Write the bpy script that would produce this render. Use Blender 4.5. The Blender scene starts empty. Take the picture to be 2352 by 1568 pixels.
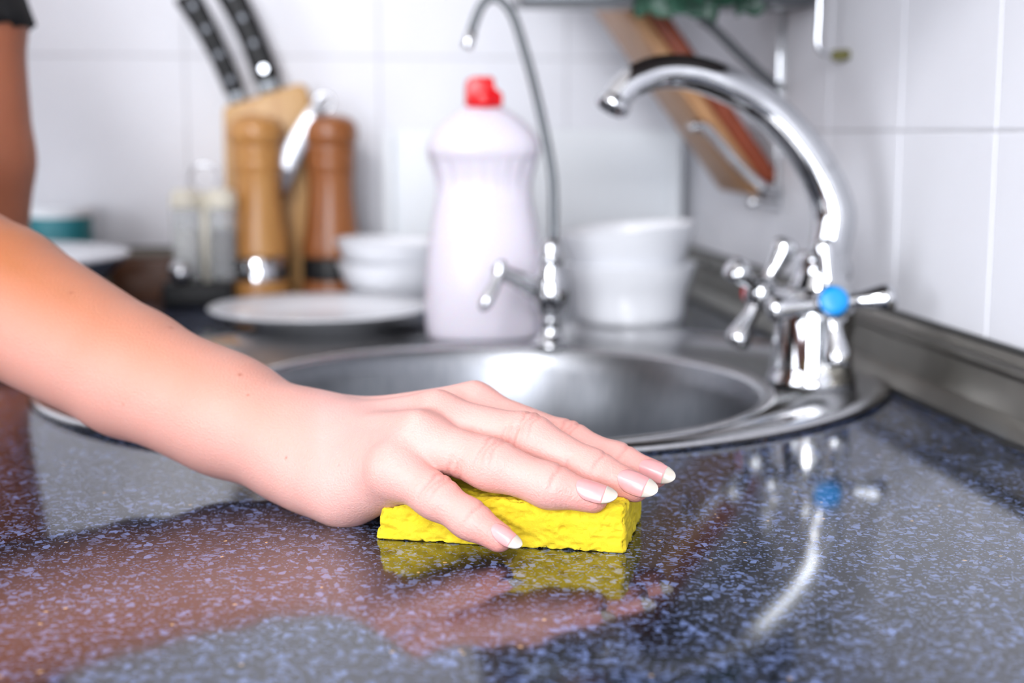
import bpy, bmesh, math, random
import numpy as np
from mathutils import Vector, Matrix

random.seed(7); rng = np.random.default_rng(7)
S = bpy.context.scene
COL = S.collection
PI = math.pi

# ------------------------------------------------------------------ camera
# world: counter top z = 0, right wall plane x = .42, back wall plane y = 1.655
F = 3267.0; H = 0.18
TH = math.atan(484 / F); PS = math.atan(431 / math.hypot(F, 484))
FW = np.array([math.sin(PS) * math.cos(TH), math.cos(PS) * math.cos(TH), -math.sin(TH)])
RT = np.array([math.cos(PS), -math.sin(PS), 0.0]); UP = np.cross(RT, FW)
CAM = np.array([0, 0, H])
cd = bpy.data.cameras.new('camera'); co = bpy.data.objects.new('camera', cd); COL.objects.link(co)
cd.sensor_width = 36; cd.lens = F / 2352 * 36; cd.clip_start = .01
co.matrix_world = Matrix(((RT[0], UP[0], -FW[0], 0), (RT[1], UP[1], -FW[1], 0), (RT[2], UP[2], -FW[2], H), (0, 0, 0, 1)))
cd.dof.use_dof = True; cd.dof.focus_distance = .622; cd.dof.aperture_fstop = 5.0
S.camera = co

def ray(x, y): return FW + (x - 1176) / F * RT - (y - 784) / F * UP
def P(x, y, d): return CAM + ray(x, y) * d                       # a measured point at distance d
def onz(x, y, z=0.): r_ = ray(x, y); return CAM + r_ * ((z - H) / r_[2])
def ony(x, y, Y): r_ = ray(x, y); return CAM + r_ * (Y / r_[1])

# ------------------------------------------------------------------ light
S.view_settings.view_transform = 'Standard'; S.view_settings.look = 'None'
S.view_settings.gamma = 1; S.view_settings.use_curve_mapping = False
S.view_settings.exposure = -0.55
w = bpy.data.worlds.new('world'); S.world = w; w.use_nodes = True
w.node_tree.nodes['Background'].inputs[0].default_value = (.85, .92, 1, 1)
w.node_tree.nodes['Background'].inputs[1].default_value = 1.0
def area(name, loc, target, sx, sy, power, col):
    l = bpy.data.lights.new(name, 'AREA'); l.shape = 'RECTANGLE'; l.size = sx; l.size_y = sy
    l.energy = power; l.color = col
    o = bpy.data.objects.new(name, l); COL.objects.link(o); o.location = loc
    o.rotation_euler = (Vector(target) - Vector(loc)).to_track_quat('-Z', 'Y').to_euler()
    return o
area('window_daylight', (-2.22, -.75, .55), (0, -.75, .55), 1.5, 1.2, 64, (.9, .93, 1))
area('rear_fill_light', (-.95, -2.93, .6), (-.95, 0, .6), 1.9, 1.4, 185, (.9, .93, 1))  # added frontal fill from behind the camera, lifts the back of the scene
area('high_fill_light', (-.85, -1.45, 1.6), (-.15, .6, .2), .7, .7, 92, (.97, .97, 1))  # added high fill without a fitting, also throws the cabinet's slanting shade
S.cycles.max_bounces = 10; S.cycles.diffuse_bounces = 3; S.cycles.glossy_bounces = 3; S.cycles.transmission_bounces = 8
S.cycles.adaptive_threshold = .09; S.cycles.adaptive_min_samples = 16
S.cycles.caustics_reflective = False; S.cycles.caustics_refractive = False

# ------------------------------------------------------------------ materials
M = {}
def srgb(r, g, b):
    f = lambda c: (c / 255 / 12.92) if c / 255 <= .04045 else ((c / 255 + .055) / 1.055) ** 2.4
    return (f(r), f(g), f(b), 1)
class NT:
    def __init__(s, name):
        m = bpy.data.materials.new(name); m.use_nodes = True; s.m = m; s.t = m.node_tree
        s.b = s.t.nodes['Principled BSDF']; M[name] = m
    def n(s, typ, **kw):
        nd = s.t.nodes.new(typ)
        for k, v in kw.items():
            if k.startswith('i_'):
                nd.inputs[k[2:].replace('_', ' ')].default_value = v
            else: setattr(nd, k, v)
        return nd
    def l(s, a, b): s.t.links.new(a, b)
    def set(s, **kw):
        for k, v in kw.items(): s.b.inputs[k.replace('_', ' ')].default_value = v
        return s
    def math(s, op, a, b=None, c=None):
        nd = s.t.nodes.new('ShaderNodeMath'); nd.operation = op
        for i, v in enumerate((a, b, c)):
            if v is None: continue
            if isinstance(v, (int, float)): nd.inputs[i].default_value = v
            else: s.l(v, nd.inputs[i])
        return nd.outputs[0]
    def mix(s, fac, a, b):
        nd = s.t.nodes.new('ShaderNodeMix'); nd.data_type = 'RGBA'
        for sock, v in ((nd.inputs[0], fac), (nd.inputs[6], a), (nd.inputs[7], b)):
            if isinstance(v, (int, float, tuple)): sock.default_value = v
            else: s.l(v, sock)
        return nd.outputs[2]
    def coord(s, scale=(1, 1, 1)):
        tc = s.n('ShaderNodeTexCoord'); mp = s.n('ShaderNodeMapping'); mp.inputs['Scale'].default_value = scale
        s.l(tc.outputs['Object'], mp.inputs[0]); return mp.outputs[0]
    def noise(s, vec, scale, detail=3, rough=.5):
        nd = s.n('ShaderNodeTexNoise'); nd.inputs['Scale'].default_value = scale
        nd.inputs['Detail'].default_value = detail; nd.inputs['Roughness'].default_value = rough
        s.l(vec, nd.inputs['Vector']); return nd.outputs['Fac']
    def ramp(s, fac, stops):
        nd = s.n('ShaderNodeValToRGB'); s.l(fac, nd.inputs[0]); e = nd.color_ramp.elements
        while len(e) < len(stops): e.new(.5)
        for q, (p, c) in zip(e, stops): q.position = p; q.color = c
        return nd.outputs[0]
    def bump(s, h, strength, dist):
        nd = s.n('ShaderNodeBump'); nd.inputs['Strength'].default_value = strength; nd.inputs['Distance'].default_value = dist
        s.l(h, nd.inputs['Height']); s.l(nd.outputs[0], s.b.inputs['Normal'])

def plain(name, col, rough=.5, metal=0., var=.06, scale=40, **kw):
    t = NT(name); t.set(Roughness=rough, Metallic=metal, **kw)
    n = t.noise(t.coord(), scale)
    a = tuple(c * (1 - var) for c in col[:3]) + (1,); b = tuple(min(1, c * (1 + var)) for c in col[:3]) + (1,)
    t.l(t.ramp(n, [(.3, a), (.7, b)]), t.b.inputs['Base Color'])
    return t
plain('tile', srgb(238, 239, 245), .45, var=.015, scale=9, IOR=1.5, Specular_IOR_Level=.2)
plain('grout', srgb(204, 204, 208), .8)
plain('wall_paint', srgb(205, 203, 200), .8)
plain('dark_panel', srgb(70, 60, 54), .5)
plain('ceiling_paint', srgb(240, 240, 238), .9)
plain('chrome', (.6, .61, .63, 1), .06, 1.0, var=.02)
plain('black_plastic', srgb(14, 15, 17), .45, Specular_IOR_Level=.3)
plain('dark_steel', (.12, .13, .14, 1), .3, .8)
plain('rivet_steel', (.16, .17, .19, 1), .45, .9)
plain('satin_steel', (.5, .51, .54, 1), .34, 1.)
plain('ceramic', srgb(240, 242, 247), .15, var=.012, scale=12)
plain('ceramic_dark', srgb(70, 82, 98), .3)
plain('white_plastic', srgb(240, 244, 248), .55, var=.012, scale=10)
plain('bottle_plastic', srgb(232, 226, 238), .3, var=.01, scale=10, Subsurface_Weight=.15, Subsurface_Scale=.01)
plain('red_plastic', srgb(228, 12, 24), .3, var=.03)
plain('blue_plastic', srgb(10, 145, 225), .3, var=.05, scale=300)
plain('teal', srgb(38, 130, 140), .35)
plain('cream_plastic', srgb(232, 226, 208), .4)
plain('salt', srgb(232, 230, 225), .9, scale=900)
plain('pepper', srgb(70, 52, 42), .9, var=.4, scale=900)
plain('shirt', srgb(24, 25, 27), .85, var=.15, scale=300)
plain('trousers', srgb(45, 50, 66), .85, var=.15, scale=300)
plain('hair', srgb(60, 36, 22), .5, var=.3, scale=120)
plain('leaf', srgb(38, 74, 58), .4, var=.3, scale=60)
plain('pot', srgb(160, 150, 140), .7)
plain('rubber_seal', srgb(40, 40, 38), .6)
plain('glass_window', (.9, .95, 1, 1), .02, Transmission_Weight=1.0)
plain('glass', (.9, .94, .95, 1), .03, var=.01, Alpha=.25, IOR=1.5)
plain('window_frame', srgb(240, 240, 240), .4)
plain('nail_bed', srgb(222, 156, 156), .3, var=.04, scale=150, Subsurface_Weight=.25, Subsurface_Scale=.002, Coat_Weight=.12)
plain('nail_white', srgb(192, 183, 172), .3, var=.03, scale=150, Subsurface_Weight=.2, Subsurface_Scale=.002, Coat_Weight=.12)

def wood(name, c1, c2, axis=2, scale=30, rough=.42):
    t = NT(name); t.set(Roughness=rough)
    sc = [1, 1, 1]; sc[axis] = .08
    v = t.coord(tuple(sc))
    n = t.noise(v, scale * 3, 6, .6); n2 = t.noise(v, scale, 2)
    s_ = t.math('ADD', t.math('MULTIPLY', n, .6), t.math('MULTIPLY', n2, .4))
    t.l(t.ramp(s_, [(.35, c1), (.65, c2)]), t.b.inputs['Base Color'])
    t.bump(n, .15, .0006)
wood('wood_light', srgb(186, 140, 86), srgb(208, 168, 114))
wood('wood_mill', srgb(176, 118, 60), srgb(200, 148, 86), rough=.3)
wood('wood_mill_dark', srgb(136, 78, 40), srgb(162, 102, 58), rough=.3)
wood('wood_brown', srgb(84, 50, 30), srgb(112, 70, 44), 0)
wood('wood_board', srgb(178, 128, 84), srgb(204, 156, 110), 2)
wood('wood_board_edge', srgb(122, 52, 26), srgb(150, 70, 40), 2)
wood('wood_floor', srgb(120, 84, 58), srgb(150, 110, 80), 1, 6)

# countertop: charcoal composite with pale bluish chips, polished
t = NT('composite_stone'); t.set(Roughness=.09, IOR=1.5, Coat_Weight=.28, Coat_Roughness=.05, Coat_IOR=1.5)
v = t.coord()
wv = t.n('ShaderNodeTexNoise'); wv.inputs['Scale'].default_value = 260; t.l(v, wv.inputs['Vector'])
va = t.n('ShaderNodeVectorMath', operation='MULTIPLY_ADD'); t.l(wv.outputs['Color'], va.inputs[0]); va.inputs[1].default_value = (.0028, .0028, 0); t.l(v, va.inputs[2])
chips = None
for sc, rot, th, st in ((320, .4, .16, (1, .6, 1)), (540, 1.3, .2, (.65, 1, 1)), (1000, 2.2, .2, (1, 1, 1))):
    mp = t.n('ShaderNodeMapping'); mp.inputs['Rotation'].default_value = (0, 0, rot); mp.inputs['Scale'].default_value = st
    t.l(va.outputs[0], mp.inputs[0])
    vo = t.n('ShaderNodeTexVoronoi', voronoi_dimensions='2D'); vo.inputs['Scale'].default_value = sc; t.l(mp.outputs[0], vo.inputs['Vector'])
    ve = t.n('ShaderNodeTexVoronoi', voronoi_dimensions='2D', feature='DISTANCE_TO_EDGE'); ve.inputs['Scale'].default_value = sc; t.l(mp.outputs[0], ve.inputs['Vector'])
    sp = t.n('ShaderNodeSeparateColor'); t.l(vo.outputs['Color'], sp.inputs[0])
    on = t.math('LESS_THAN', sp.outputs[0], th)
    ins = t.math('GREATER_THAN', ve.outputs['Distance'], t.math('MULTIPLY_ADD', sp.outputs[1], .16, .06))
    amp = t.math('MULTIPLY_ADD', sp.outputs[2], .65, .35)
    m_ = t.math('MULTIPLY', t.math('MULTIPLY', on, ins), amp)
    chips = m_ if chips is None else t.math('MAXIMUM', chips, m_)
n = t.noise(v, 30)
base = t.ramp(n, [(.3, srgb(15, 19, 26)), (.7, srgb(21, 26, 34))])
# rare tan grains
vo = t.n('ShaderNodeTexVoronoi', voronoi_dimensions='2D'); vo.inputs['Scale'].default_value = 330; t.l(va.outputs[0], vo.inputs['Vector'])
sp = t.n('ShaderNodeSeparateColor'); t.l(vo.outputs['Color'], sp.inputs[0])
tan_ = t.math('MULTIPLY', t.math('LESS_THAN', sp.outputs[0], .004), t.math('LESS_THAN', vo.outputs['Distance'], .25))
c = t.mix(chips, base, srgb(112, 130, 178))
t.l(t.mix(tan_, c, srgb(206, 170, 120)), t.b.inputs['Base Color'])

# sink steel
t = NT('brushed_steel'); t.set(Metallic=1, Roughness=.2, Anisotropic=.4); v = t.coord()
n = t.noise(v, 220, 2)
t.l(t.ramp(n, [(.3, (.52, .52, .53, 1)), (.7, (.6, .6, .61, 1))]), t.b.inputs['Base Color'])
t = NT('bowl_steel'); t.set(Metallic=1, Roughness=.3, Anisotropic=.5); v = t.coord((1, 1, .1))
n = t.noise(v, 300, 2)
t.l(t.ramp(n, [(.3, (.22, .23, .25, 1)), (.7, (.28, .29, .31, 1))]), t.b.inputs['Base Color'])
t = NT('trim_metal'); t.set(Metallic=.75, Roughness=.3); v = t.coord((1, 1, 1)); n = t.noise(v, 8, 3)
t.l(t.ramp(n, [(.35, srgb(88, 84, 76)), (.65, srgb(116, 112, 104))]), t.b.inputs['Base Color'])

# sponge
t = NT('sponge_foam'); t.set(Roughness=.9, Subsurface_Weight=.35, Subsurface_Scale=.004); v = t.coord()
n = t.noise(v, 500, 4, .6); n2 = t.noise(v, 90, 3)
t.l(t.ramp(n2, [(.3, srgb(214, 184, 20)), (.7, srgb(226, 200, 40))]), t.b.inputs['Base Color'])
t.b.inputs['Subsurface Radius'].default_value = (1, .85, .2)
t.bump(n, .55, .0012)

# skin: tone map comes from a mesh colour attribute (tan forearm with shade on its upper side, rosy joints), fine pores from noise
t = NT('skin'); t.set(Roughness=.42, Subsurface_Weight=.28, Subsurface_Scale=.004, IOR=1.4)
t.b.inputs['Subsurface Radius'].default_value = (1, .45, .28)
at = t.n('ShaderNodeAttribute', attribute_name='tone'); v = t.coord()
n = t.noise(v, 60, 4, .6)
c = t.mix(t.math('MULTIPLY', n, .22), at.outputs['Color'], srgb(216, 134, 112))
n3 = t.noise(v, 900, 3, .7); mp = t.n('ShaderNodeTexVoronoi'); mp.inputs['Scale'].default_value = 900; t.l(v, mp.inputs['Vector'])
MOLES = [(393, 752, 7), (551, 860, 5), (569, 907, 3), (163, 672, 5), (657, 1051, 3), (283, 928, 3), (778, 1068, 2)]
t.l(c, t.b.inputs['Base Color'])
hh = t.math('ADD', n3, t.math('MULTIPLY', mp.outputs['Distance'], .8))
t.bump(hh, .5, .0004)
SKIN_COL = c

# ------------------------------------------------------------------ mesh helpers
def add(name, V, Fc, mat, parent=None, smooth=True, **tags):
    V = np.asarray(V, float)
    q_ = parent
    while q_ is not None: V = V - np.array(q_.location); q_ = q_.parent
    me = bpy.data.meshes.new(name); me.from_pydata([tuple(q) for q in V], [], [tuple(q) for q in Fc]); me.update()
    bm = bmesh.new(); bm.from_mesh(me); bmesh.ops.recalc_face_normals(bm, faces=bm.faces); bm.to_mesh(me); bm.free()
    if smooth:
        me.polygons.foreach_set('use_smooth', [True] * len(me.polygons))
        if smooth == 'auto': me.set_sharp_from_angle(angle=math.radians(38))
    me.materials.append(M[mat])
    o = bpy.data.objects.new(name, me); COL.objects.link(o)
    if parent is not None: o.parent = parent
    for k, v_ in tags.items(): o[k] = v_
    return o
def thing(name, loc, label, category, group=None):
    o = bpy.data.objects.new(name, None); COL.objects.link(o); o.location = tuple(loc); o.empty_display_size = .02
    o['label'] = label; o['category'] = category
    if group: o['group'] = group
    bpy.context.view_layer.update()
    return o
def join(*parts):
    V = []; Fc = []
    for a, b in parts:
        k = len(V); V += [tuple(q) for q in a]; Fc += [tuple(i + k for i in f) for f in b]
    return V, Fc
def lathe(prof, c=(0, 0, 0), seg=40, sx=1., sy=1., axis=None, cap=True):
    """prof: list of (radius, height)."""
    V = []; Fc = []
    for r_, z in prof:
        for k in range(seg):
            a = 2 * PI * k / seg; V.append((r_ * sx * math.cos(a), r_ * sy * math.sin(a), z))
    n = len(prof)
    for i in range(n - 1):
        for k in range(seg):
            Fc.append((i * seg + k, i * seg + (k + 1) % seg, (i + 1) * seg + (k + 1) % seg, (i + 1) * seg + k))
    if cap:
        Fc.append(tuple(range(seg))); Fc.append(tuple((n - 1) * seg + k for k in range(seg)))
    V = np.array(V)
    if axis is not None:
        q = Vector((0, 0, 1)).rotation_difference(Vector(axis)).to_matrix(); V = V @ np.array(q).T
    return V + np.array(c), Fc
def tube(pts, rad, seg=20, cap=True, flat=1.):
    pts = [Vector(p_) for p_ in pts]; n = len(pts)
    if not hasattr(rad, '__len__'): rad = [rad] * n
    tg = [(pts[min(i + 1, n - 1)] - pts[max(i - 1, 0)]).normalized() for i in range(n)]
    nr = tg[0].orthogonal().normalized(); V = []; Fc = []
    for i in range(n):
        if i: nr = (tg[i - 1].rotation_difference(tg[i]) @ nr).normalized()
        b = tg[i].cross(nr)
        for k in range(seg):
            a = 2 * PI * k / seg; V.append(tuple(pts[i] + (nr * math.cos(a) + b * math.sin(a) * flat) * rad[i]))
    for i in range(n - 1):
        for k in range(seg):
            Fc.append((i * seg + k, i * seg + (k + 1) % seg, (i + 1) * seg + (k + 1) % seg, (i + 1) * seg + k))
    if cap: Fc.append(tuple(range(seg))); Fc.append(tuple((n - 1) * seg + k for k in range(seg)))
    return V, Fc
def spline(pts, n=40):
    """Catmull-Rom through points; works for any dimension."""
    p_ = np.array(pts, float); p_ = np.vstack([2 * p_[0] - p_[1], p_, 2 * p_[-1] - p_[-2]]); out = []
    m = len(p_) - 3
    for j in range(n):
        u = j / (n - 1) * m; i = min(int(u), m - 1); u -= i
        a, b, c_, d = p_[i:i + 4]
        out.append(.5 * (2 * b + (c_ - a) * u + (2 * a - 5 * b + 4 * c_ - d) * u * u + (3 * b - a - 3 * c_ + d) * u ** 3))
    return np.array(out)
def rbox(c, s, bev=.002, seg=2, rot=None):
    bm = bmesh.new(); bmesh.ops.create_cube(bm, size=1)
    for q in bm.verts: q.co = Vector((q.co.x * s[0], q.co.y * s[1], q.co.z * s[2]))
    if bev: bmesh.ops.bevel(bm, geom=bm.edges[:], offset=bev, segments=seg, profile=.5, affect='EDGES')
    if rot is not None: bmesh.ops.transform(bm, matrix=rot.to_4x4(), verts=bm.verts)
    bm.verts.index_update()
    V = [tuple(q.co + Vector(c)) for q in bm.verts]; Fc = [tuple(q.index for q in f.verts) for f in bm.faces]
    bm.free(); return V, Fc
def extrude_poly(poly, y0, y1, bev=.003):
    """poly: list of (x, z); extruded along y."""
    bm = bmesh.new(); vs = [bm.verts.new((a, y0, b)) for a, b in poly]; f = bm.faces.new(vs)
    r_ = bmesh.ops.extrude_face_region(bm, geom=[f]); bmesh.ops.translate(bm, vec=(0, y1 - y0, 0), verts=[g for g in r_['geom'] if isinstance(g, bmesh.types.BMVert)])
    bmesh.ops.recalc_face_normals(bm, faces=bm.faces)
    if bev: bmesh.ops.bevel(bm, geom=bm.edges[:], offset=bev, segments=2, profile=.5, affect='EDGES')
    bm.verts.index_update()
    V = [tuple(q.co) for q in bm.verts]; Fc = [tuple(q.index for q in g.verts) for g in bm.faces]; bm.free(); return V, Fc

# ------------------------------------------------------------------ the room
XR, YB = .42, 1.655
XL, YF, Z0, Z1 = -2.3, -3.0, -.9, 1.65
def slab(name, lo, hi, mat, **tags):
    lo = np.array(lo); hi = np.array(hi)
    return add(name, *rbox((lo + hi) / 2, hi - lo, 0), mat, None, False, **tags)
slab('floor', (XL - .1, YF - .1, Z0 - .05), (XR + .1, YB + .1, Z0), 'wood_floor', kind='structure')
slab('ceiling', (XL - .1, YF - .1, Z1), (XR + .1, YB + .1, Z1 + .05), 'ceiling_paint', kind='structure')
wb = slab('wall_back', (XL - .1, YB, Z0), (XR + .1, YB + .1, Z1), 'grout', kind='structure')
wr = slab('wall_right', (XR, YF - .1, Z0), (XR + .1, YB, Z1), 'grout', kind='structure')
FX0, FX1, FZ0, FZ1 = -1.9, 0., -.1, 1.3
pcs = []
for lo, hi in (((XL, YF - .1, Z0), (FX0, YF, Z1)), ((FX1, YF - .1, Z0), (XR, YF, Z1)), ((FX0, YF - .1, Z0), (FX1, YF, FZ0)), ((FX0, YF - .1, FZ1), (FX1, YF, Z1))):
    lo = np.array(lo); hi = np.array(hi); pcs.append(rbox((lo + hi) / 2, hi - lo, 0))
add('wall_front', *join(*pcs), 'dark_panel', None, False, kind='structure')
wn = add('fill_window', *join(*[rbox(((FX0 + FX1) / 2, YF - .05, z), (FX1 - FX0, .05, .05), .004) for z in (FZ0 + .025, FZ1 - .025)],
         *[rbox((x, YF - .05, (FZ0 + FZ1) / 2), (.05, .05, FZ1 - FZ0), .004) for x in (FX0 + .025, (FX0 + FX1) / 2, FX1 - .025)]),
         'window_frame', None, 'auto', kind='structure')  # unseen window added around the frontal fill light
for x in (FX0 + .49, FX1 - .49):
    add('pane', *rbox((x, YF - .06, (FZ0 + FZ1) / 2), (.9, .006, FZ1 - FZ0 - .1), 0), 'glass_window', wn, False)
WY0, WY1, WZ0, WZ1 = -1.5, 0., -.05, 1.15
pcs = []
for lo, hi in (((XL - .1, YF, Z0), (XL, WY0, Z1)), ((XL - .1, WY1, Z0), (XL, YB, Z1)), ((XL - .1, WY0, Z0), (XL, WY1, WZ0)), ((XL - .1, WY0, WZ1), (XL, WY1, Z1))):
    lo = np.array(lo); hi = np.array(hi); pcs.append(rbox((lo + hi) / 2, hi - lo, 0))
add('wall_left', *join(*pcs), 'wall_paint', None, False, kind='structure')
wn = add('window_1', *join(*[rbox((XL - .05, (WY0 + WY1) / 2, z), (.05, WY1 - WY0, .05), .004) for z in (WZ0 + .025, WZ1 - .025)],
         *[rbox((XL - .05, y, (WZ0 + WZ1) / 2), (.05, .05, WZ1 - WZ0), .004) for y in (WY0 + .025, (WY0 + WY1) / 2, WY1 - .025)]),
         'window_frame', None, 'auto', kind='structure')
for y in (WY0 + .39, WY1 - .39):
    add('pane', *rbox((XL - .06, y, (WZ0 + WZ1) / 2), (.006, .7, WZ1 - WZ0 - .1), 0), 'glass_window', wn, False)

# wall tiles: one mesh per wall, one object per tile
def tiles(wall, us, zs, w_, h_, make):
    V, Fc = rbox((0, 0, 0), make(w_ - .0020, h_ - .0020), .0006, 1)
    me = None
    for a in us:
        for z in zs:
            if me is None:
                o = add('tile', V, Fc, 'tile', None, False); me = o.data
            else:
                o = bpy.data.objects.new('tile', me); COL.objects.link(o)
            o.location = (a, YB + .0032, z) if wall is wb else (XR + .0032, a, z); o.parent = wall
TB = .2165
x0 = ony(1300, 300, YB)[0]                                        # a vertical joint
zj = ony(700, 130, YB)[2]                                         # a horizontal joint
tiles(wb, [x0 + TB * (k - .5) for k in range(-5, 2) if x0 + TB * k < XR + .16], [zj + TB * (k + .5) for k in range(-2, 3)], TB, TB, lambda a, b: (a, .008, b))
TR = .152
r_ = ray(2055, 700); yj = (CAM + r_ * (XR / r_[0]))[1]
tiles(wr, [yj + TR * (k + .5) for k in range(-4, 5) if yj + TR * (k + 1) < YB + .12], [H + TB * (k + .5) for k in range(-1, 3)], TR, TB, lambda a, b: (.008, a, b))

# metal skirting strip where the tiles meet the counter (profile: out from wall, up)
prof = [(0, 0), (.026, 0), (.027, .004), (.022, .010), (.0175, .014), (.014, .034), (.0165, .038), (.016, .041), (.009, .042), (.006, .047), (0, .048)]
def strip(p0, p1, out):
    V = []; Fc = []; n = len(prof)
    for q in (p0, p1):
        for a, b in prof: V.append((q[0] + out[0] * a, q[1] + out[1] * a, b))
    for i in range(n): Fc.append((i, (i + 1) % n, n + (i + 1) % n, n + i))
    Fc += [tuple(range(n)), tuple(range(n, 2 * n))]
    return V, Fc
tr = add('trim_1', *strip((XR - .005, -1.0, 0), (XR - .005, YB - .005, 0), (-1, 0)), 'trim_metal', None, 'auto', kind='structure')
add('seal', *rbox((XR - .008, (-1.0 + YB) / 2, .0485), (.006, YB + .98, .003), .001), 'rubber_seal', tr, 'auto')
tr = add('trim_2', *strip((-1.6, YB - .005, 0), (XR - .032, YB - .005, 0), (0, -1)), 'trim_metal', None, 'auto', kind='structure')
add('seal', *rbox(((-1.6 + XR - .032) / 2, YB - .008, .0485), (XR + 1.56, .006, .003), .001), 'rubber_seal', tr, 'auto')

# ------------------------------------------------------------------ countertop (L-shaped slab with the sink cut-out)
SC = np.array([.101, 1.028]); SA, SB = .307, .270                   # sink outline
BC = np.array([.115, .968]); BR = .182                            # basin
bm = bmesh.new()
outer = [(-.33, -1.0), (XR - .001, -1.0), (XR - .001, YB - .001), (-1.6, YB - .001), (-1.6, 1.24), (-.33, 1.24)]
hole = [(SC[0] + (SA - .012) * math.cos(a), SC[1] + (SB - .012) * math.sin(a)) for a in np.linspace(0, 2 * PI, 73)[:-1]]
loops = []
for lp in (outer, hole):
    vs = [bm.verts.new((a, b, 0)) for a, b in lp]; loops.append(vs)
    for i in range(len(vs)): bm.edges.new((vs[i], vs[(i + 1) % len(vs)]))
bmesh.ops.triangle_fill(bm, use_beauty=True, use_dissolve=False, edges=bm.edges[:])
bm.verts.index_update()
V = [tuple(q.co) for q in bm.verts]; Fc = [tuple(q.index for q in f.verts) for f in bm.faces]
n = len(V); V += [(a, b, -.04) for a, b, _ in V]; Fc += [tuple(i + n for i in f) for f in list(Fc)]
for vs in loops:
    ix = [q.index for q in vs]
    for i in range(len(ix)): a, b = ix[i], ix[(i + 1) % len(ix)]; Fc.append((a, b, b + n, a + n))
bm.free()
add('countertop', V, Fc, 'composite_stone', None, False, label='polished charcoal countertop with pale blue-grey chips', category='countertop')

# ------------------------------------------------------------------ sink
sk = thing('kitchen_sink', (SC[0], SC[1], 0), 'oval stainless steel sink with round basin set in the dark countertop', 'sink')
SEG = 96
def blend(s_, z, ex=0.):
    out = []
    for k in range(SEG):
        a = 2 * PI * k / SEG; ca, sa = math.cos(a), math.sin(a)
        e = np.array([SC[0] + (SA + ex) * ca, SC[1] + (SB + ex) * sa]); b = np.array([BC[0] + BR * ca, BC[1] + BR * sa])
        q = e * (1 - s_) + b * s_; out.append((q[0], q[1], z))
    return out
def ring(rr, z): return [(BC[0] + rr * math.cos(2 * PI * k / SEG), BC[1] + rr * math.sin(2 * PI * k / SEG), z) for k in range(SEG)]
def loft(rings, close=False):
    V = [q for r_ in rings for q in r_]; Fc = []
    for i in range(len(rings) - 1):
        for k in range(SEG): Fc.append((i * SEG + k, i * SEG + (k + 1) % SEG, (i + 1) * SEG + (k + 1) % SEG, (i + 1) * SEG + k))
    if close: Fc.append(tuple((len(rings) - 1) * SEG + k for k in range(SEG)))
    return V, Fc
add('rim', *loft([blend(0, .0002, -.002), blend(0, .0015, .001), blend(0, .0045, -.001), blend(0, .006, -.006), blend(0, .0055, -.012), blend(0, .0032, -.017),
                  blend(.3, .003, -.017), blend(.9, .003), ring(BR + .012, .0038), ring(BR + .008, .0052), ring(BR + .003, .0048), ring(BR, .002)]), 'brushed_steel', sk)
add('basin', *loft([ring(BR, .002), ring(BR - .003, -.004), ring(BR - .006, -.015), ring(BR - .012, -.06), ring(BR - .022, -.11), ring(BR - .04, -.14), ring(BR - .075, -.158), ring(.04, -.165), ring(.012, -.167)], True), 'bowl_steel', sk)
dr = add('drain', *lathe([(.04, -.1655), (.041, -.163), (.036, -.162), (.03, -.165), (.006, -.166)], (BC[0], BC[1], 0)), 'chrome', sk)

# ------------------------------------------------------------------ main mixer tap with cross handles
fb = onz(1862, 880, .003); fd = 1.045
mt = thing('mixer_tap', (fb[0], fb[1], .003), 'chrome mixer tap with arched spout and cross handles', 'tap')
add('base', *lathe([(.031, 0), (.0315, .004), (.029, .008), (.0285, .014), (.0275, .03), (.026, .045), (.0245, .056), (.022, .066), (.012, .07)], (fb[0], fb[1], .003), 48), 'chrome', mt)
ub = P(1893, 690, 1.02); ax = ub - (fb + np.array([.008, 0, 0])); ax[2] = 0; ax /= np.linalg.norm(ax)
ctr = np.array([fb[0] + .006, fb[1] + .004, P(1862, 700, 1.04)[2]])
axd = np.array([-.14, -.96, .26]); axd /= np.linalg.norm(axd)                    # valve axis, near end towards the camera
axd2 = np.array([-.55, .80, .16]); axd2 /= np.linalg.norm(axd2)
body = lathe([(.012, -.032), (.021, -.028), (.0245, -.012), (.025, 0), (.0235, .014), (.018, .026), (.0165, .032), (.0172, .036), (.0165, .042)], ctr, 48)
add('body', *body, 'chrome', mt)
def cross_handle(a, hub, cap, rot, name):
    a = Vector(a); s_ = a.cross(Vector((0, 0, 1))).normalized(); u_ = s_.cross(a).normalized()
    st = lathe([(.0135, 0), (.0135, .012), (.0115, .015), (.0115, .022)], ctr + np.array(a) * .012, 32, axis=a)
    add('valve_stem', *st, 'chrome', mt)
    hc = ctr + np.array(a) * hub
    parts = [lathe([(.004, -.011), (.010, -.009), (.0125, -.003), (.0125, .004), (.0105, .0085), (.004, .009)], hc, 32, axis=a)]
    for k in range(4):
        d = (s_ * math.cos(rot + k * PI / 2) + u_ * math.sin(rot + k * PI / 2))
        parts.append(lathe([(.0055, .006), (.0052, .012), (.0055, .020), (.0078, .030), (.0095, .037), (.0092, .041), (.0065, .0435), (.001, .044)], hc, 24, axis=d))
    h_ = add('cross_handle', *join(*parts), 'chrome', mt)
    add('cap', *lathe([(.0096, .0075), (.0102, .009), (.0098, .0108), (.006, .0118), (.001, .012)], hc, 32, axis=a), cap, h_, label=name)
cross_handle(axd, .040, 'blue_plastic', -.10, 'round blue cap')
cross_handle(axd2, .052, 'red_plastic', 1.05, 'round red cap')
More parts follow.
